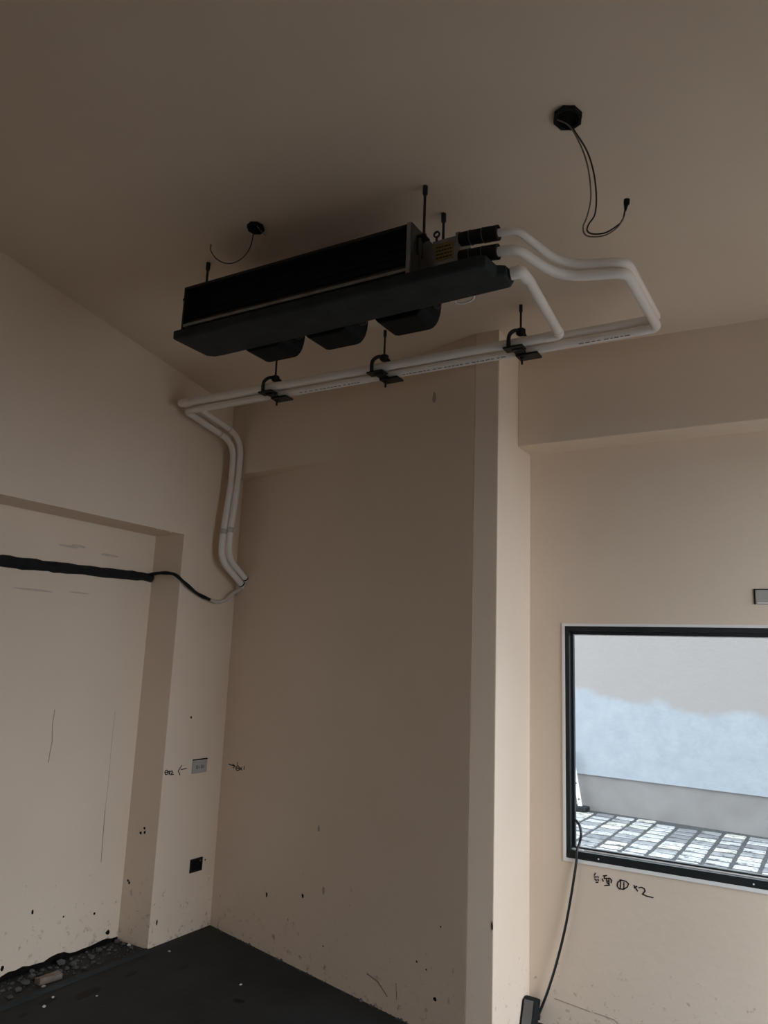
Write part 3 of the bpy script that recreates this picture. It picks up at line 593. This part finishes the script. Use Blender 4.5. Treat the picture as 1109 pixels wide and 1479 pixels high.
NOTE_BACK = [[(0.0719, 0.879), (0.1352, 0.8767)], [(0.1119, 0.8837), (0.1361, 0.8764), (0.1183, 0.8632)], [(0.1588, 0.8997), (0.1605, 0.8865)], [(0.1802, 0.8706), (0.1779, 0.8627), (0.1698, 0.8571), (0.1591, 0.8558), (0.1498, 0.8593), (0.1455, 0.8664), (0.1478, 0.8743), (0.1559, 0.88), (0.1667, 0.8813), (0.1759, 0.8777), (0.1802, 0.8706)], [(0.1452, 0.8683), (0.1803, 0.8696)], [(0.1859, 0.8741), (0.2073, 0.8638)], [(0.2063, 0.8785), (0.1856, 0.8627)], [(0.2261, 0.8865), (0.2258, 0.8685)]]
ribbons(NOTE_WINDOW, on_win, 0.0046, M['ink'], 'marker_note', wall_window, 'black marker note under the window')
ribbons(NOTE_LEFT, on_left, 0.0048, M['ink'], 'marker_note', wall_left, 'black marker note with an arrow left of the socket plate')
ribbons(NOTE_BACK, on_back, 0.0048, M['ink'], 'marker_note', wall_back, 'black marker note with an arrow right of the corner')
def spot(fn, u, v, ru, rv, parent, mat='hole', name='nail_hole'):
    mb = MB(); n = 9; ps = []
    for k in range(n):
        a = 2 * math.pi * k / n; q = random.uniform(.75, 1.15); ps.append((u + ru * q * math.cos(a), v + rv * q * math.sin(a)))
    A_ = [fn(a, b_, .0012) for a, b_ in ps]; B_ = [fn(a, b_, -.001) for a, b_ in ps]
    mb.add(A_ + B_, [tuple(range(n)), tuple(range(2 * n - 1, n - 1, -1))] + [(i, n + i, n + (i + 1) % n, (i + 1) % n) for i in range(n)])
    return mb.build(name, M[mat], parent)
for u, v, ru, rv in ((.51, .274, .007, .013), (.807, .334, .008, .011), (1.697, .138, .011, .009), (1.59, .25, .005, .005), (1.645, .235, .004, .004), (.98, .15, .004, .004), (1.72, .42, .004, .004)): spot(on_back, u, v, ru, rv, wall_back)
for u, v, ru, rv in ((.962, .394, .012, .022), (.903, .668, .009, .018), (1.604, 2.771, .012, .03), (.70, .20, .006, .006)): spot(on_back, u, v, ru, rv, wall_back, 'crack', 'scuff_mark')
ribbons([[(1.29, .118), (1.36, .105), (1.42, .065)]], on_back, 0.007, M['scuff'], 'scuff_mark', wall_back)
ribbons([[(1.472, .13), (1.478, .07)]], on_back, 0.005, M['scuff'], 'scuff_mark', wall_back)
for u, v, ru, rv in ((3.317, 1.15, .006, .010), (3.19, .115, .005, .016), (3.522, .36, .004, .006)): spot(on_left, u, v, ru, rv, wall_left)
for u, v, ru, rv in ((2.472, .056, .010, .014), (2.599, .266, .006, .011), (3.07, .055, .014, .012), (2.97, .17, .006, .006), (2.78, .20, .005, .005)): spot(on_rec, u, v, ru, rv, wall_left)
jam = lambda u, v, h: (u, REC_Y1 - h, v)
for u, v in ((-3.30, .548), (-3.275, .575), (-3.27, .555), (-3.36, .30), (-3.35, .29)): spot(jam, u, v, .007, .008, wall_left)
ribbons([[(2.592, 1.20), (2.588, 1.13), (2.598, 1.05), (2.593, 1.0), (2.590, .95)]], on_rec, 0.004, M['crack'], 'plaster_crack', wall_left)
ribbons([[(2.972, 1.18), (2.970, 1.0), (2.975, .80), (2.972, .675)]], on_rec, 0.0022, M['smudge'], 'plaster_crack', wall_left)
ribbons([[(2.972, .675), (2.975, .55), (2.980, .417)]], on_rec, 0.004, M['crack'], 'plaster_crack', wall_left)
# crumbs of plaster under the lintel edge
for y in (3.035, 2.965, 2.94):
    spot(on_left, y, REC_H + .001, .008, .007, wall_left, 'wall', 'plaster_crumb')
# smears in the recess above and below the lagged pipe
for y, z, a, b_ in ((2.62, 2.03, .05, .009), (2.56, 2.02, .06, .007), (2.82, 2.01, .07, .008), (2.40, 1.78, .12, .006), (2.65, 1.79, .07, .004)): spot(on_rec, y, z, a, b_, wall_left, 'smudge', 'smear')
ribbons([[(-0.98, .095), (-0.90, .088), (-0.87, .070)], [(-1.15, .11), (-1.0, .095)]], on_win, 0.0035, M['crack'], 'scuff_mark', wall_window)
spot(lambda u, v, h: (u, COL_Y - h, v), COL_X - .006, .48, .004, .018, wall_column)

# ------------------------------------------------------------------ cord and adapter by the column
cd = thing('extension_cord', (-1.215, 3.49, 0.0), 'black cord hanging from the window sill down to the adapter', 'cord')
MB().tube(spline([(-1.062, 3.552, 0.845), (-1.042, 3.550, 0.825), (-1.034, 3.548, 0.79), (-1.040, 3.544, 0.75), (-1.045, 3.524, 0.725), (-1.047, 3.518, 0.68), (-1.055, 3.512, 0.62), (-1.072, 3.508, 0.52), (-1.096, 3.505, 0.40), (-1.13, 3.502, 0.27), (-1.165, 3.50, 0.16), (-1.195, 3.495, 0.08), (-1.208, 3.485, 0.045)], 8), 0.0058, 10).build('cable', M['cord'], cd)
ad = thing('power_adapter', (-1.235, 3.45, 0.0), 'black power adapter leaning in the corner at the foot of the column', 'adapter')
mb = MB(); mb.slab([(3.40, 0.0), (3.47, 0.0), (3.515, 0.10), (3.475, 0.118), (3.445, 0.112)], 0, -1.262, -1.205)
mb.build('housing', M['rubber'], ad, 0.006)
MB().slab([(3.399, 0.01), (3.402, 0.004), (3.447, 0.112), (3.443, 0.114)], 0, -1.254, -1.214).build('seam', M['plate_dark'], ad)
MB().tube([(-1.208, 3.485, 0.032), (-1.2075, 3.486, 0.05)], 0.009, 10).build('strain_relief', M['cord'], ad)

# ------------------------------------------------------------------ rubble in the doorway, chips and stains on the screed
def chunk_mesh(name, mat, seed):
    rnd = random.Random(seed); bm = bmesh.new(); bmesh.ops.create_icosphere(bm, subdivisions=1, radius=0.5)
    for v in bm.verts: v.co = Vector((v.co.x * rnd.uniform(.7, 1.2), v.co.y * rnd.uniform(.7, 1.2), v.co.z * rnd.uniform(.6, 1.1)))
    zmin = min(v.co.z for v in bm.verts)
    for v in bm.verts: v.co.z -= zmin
    me = bpy.data.meshes.new(name); bm.to_mesh(me); bm.free(); me.materials.append(mat); return me
cms = [chunk_mesh('rubble_chunk', M['rubble'], 50 + i) for i in range(7)]
rnd = random.Random(11); placed = []
tries = 0
while len(placed) < 60 and tries < 6000:
    tries += 1
    y = rnd.uniform(2.12, 3.12); x = -3.385 + abs(rnd.gauss(0, .08)); s = rnd.choice((.020, .026, .032, .040, .05, .06))
    if x + s * .6 > -3.18 or x - s * .6 < REC_X or y + s * .6 > 3.138: continue
    if any((x - a) ** 2 + (y - b_) ** 2 < ((s + c) * .56) ** 2 for a, b_, c in placed): continue
    if abs(y - 2.60) < .10 and x > -3.27: continue
    placed.append((x, y, s))
    o = bpy.data.objects.new('rubble_chunk', rnd.choice(cms)); COL.objects.link(o)
    o.location = (x, y, -0.001); o.scale = (s * rnd.uniform(.8, 1.0), s * rnd.uniform(.8, 1.0), s * rnd.uniform(.4, .75)); o.rotation_euler = (0, 0, rnd.uniform(0, 6.28))
    tag(o, 'grey chunk of concrete rubble lying in the blocked doorway', 'rubble', 'rubble in the blocked doorway')
gv = MB()
for i in range(420):
    y = rnd.uniform(2.0, 3.13); x = rnd.uniform(-3.395, -3.18); s = rnd.uniform(.002, .006)
    vs = [(x + s * rnd.uniform(.6, 1) * math.cos(a), y + s * rnd.uniform(.6, 1) * math.sin(a), 0) for a in (0, 1.57, 3.14, 4.71)] + [(x, y, s * rnd.uniform(.6, 1.2))]
    gv.add(vs, [(0, 1, 4), (1, 2, 4), (2, 3, 4), (3, 0, 4), (3, 2, 1, 0)])
tag(gv.build('gravel', M['rubble']), 'fine grey grit strewn in the blocked doorway', 'gravel', kind='stuff')
mb = MB(); c = Vector((-3.235, 2.60, 0)); e = Vector((0.02, 0.10, 0)).normalized() * .055; f = Vector((0.10, -0.02, 0)).normalized() * .020
vs = [c - e - f, c + e - f * 1.1, c + e * 1.05 + f * .8, c - e * .9 + f]; vs = vs + [v * 1.0 + Vector((0, 0, .022 + .006 * i % .01)) for i, v in enumerate(vs)]
mb.add(vs, [(3, 2, 1, 0), (4, 5, 6, 7), (0, 1, 5, 4), (1, 2, 6, 5), (2, 3, 7, 6), (3, 0, 4, 7)])
tag(mb.build('brick_fragment', M['brick'], None, 0.0, origin=(c.x, c.y, 0)), 'long pale brown brick fragment among the rubble in the blocked doorway', 'brick')
whites = [chunk_mesh('plaster_chip', M['chip'], 80 + i) for i in range(3)]
for x, y, s, lb in ((-3.195, 2.545, .022, 'white plaster chip beside the brick fragment'), (-3.385, 3.125, .014, 'white plaster chip in the inner corner of the blocked doorway'), (-3.285, 3.115, .022, 'white plaster chip at the foot of the pier'), (-3.06, 3.18, .016, 'white plaster chip alone on the dark floor before the pier'), (-3.07, 2.50, .016, 'small white plaster chip on the floor beyond the lip'), (-3.02, 2.42, .020, 'larger pale plaster chip on the floor beyond the lip'), (-2.93, 2.62, .012, 'tiny pale plaster chip beside the long dark stain'), (-2.50, 3.08, .016, 'pale plaster chip on the floor before the angled wall')):
    o = bpy.data.objects.new('plaster_chip', rnd.choice(whites)); COL.objects.link(o); o.location = (x, y, -.0005); o.scale = (s, s * .8, s * .6); o.rotation_euler = (0, 0, rnd.uniform(0, 6))
    tag(o, lb, 'chip', 'white chips on the floor')
on_floor = lambda u, v, h: (u, v, h * .5)
for x, y, ru, rv in ((-2.99, 2.62, .03, .085), (-3.06, 2.46, .025, .05), (-3.24, 2.33, .02, .05), (-3.0, 2.88, .016, .04), (-2.86, 3.08, .02, .035), (-3.03, 2.33, .012, .02), (-2.4, 2.95, .03, .02), (-2.1, 2.75, .05, .02), (-1.95, 2.85, .03, .015)):
    spot(on_floor, x, y, ru, rv, floor, 'stain', 'damp_stain')
mb = MB(); n = 60; rg = random.Random(21)
ps = [(REC_Y0 + (REC_Y1 - REC_Y0) * i / n, 0.016 + 0.010 * math.sin(i * .9) * rg.random() + rg.uniform(0, .008) + (0.010 if 44 < i < 52 else 0)) for i in range(n + 1)]
for i in range(n):
    (ya, za), (yb, zb) = ps[i], ps[i + 1]
    vs = [(xx, yy, zz_) for xx in (REC_X - .001, REC_X + .0015) for yy, zz_ in ((ya, -.001), (yb, -.001), (yb, zb), (ya, za))]
    mb.add(vs, [(0, 3, 2, 1), (4, 5, 6, 7), (0, 1, 5, 4), (1, 2, 6, 5), (2, 3, 7, 6), (3, 0, 4, 7)])
mb.build('broken_plaster_edge', M['hole'], wall_left)
# crumbs of mortar along the foot of the angled wall
mb = MB()
for i in range(120):
    s = rnd.uniform(0.02, 1.78); q = rnd.choice((.004, .005, .006, .007, .014)); w = rnd.uniform(0.0, .012)
    bx_ = back_pt(s, 0, w); vs = [(bx_[0] + q * math.cos(a), bx_[1] + q * .6 * math.sin(a), -.001) for a in (0.3, 1.8, 3.4, 5.0)] + [(bx_[0], bx_[1], q * rnd.uniform(.3, .9))]
    mb.add(vs, [(0, 1, 4), (1, 2, 4), (2, 3, 4), (3, 0, 4), (3, 2, 1, 0)])
tag(mb.build('mortar_crumbs', M['rubble']), 'dirty mortar crumbs along the foot of the angled wall', 'crumbs', kind='stuff')
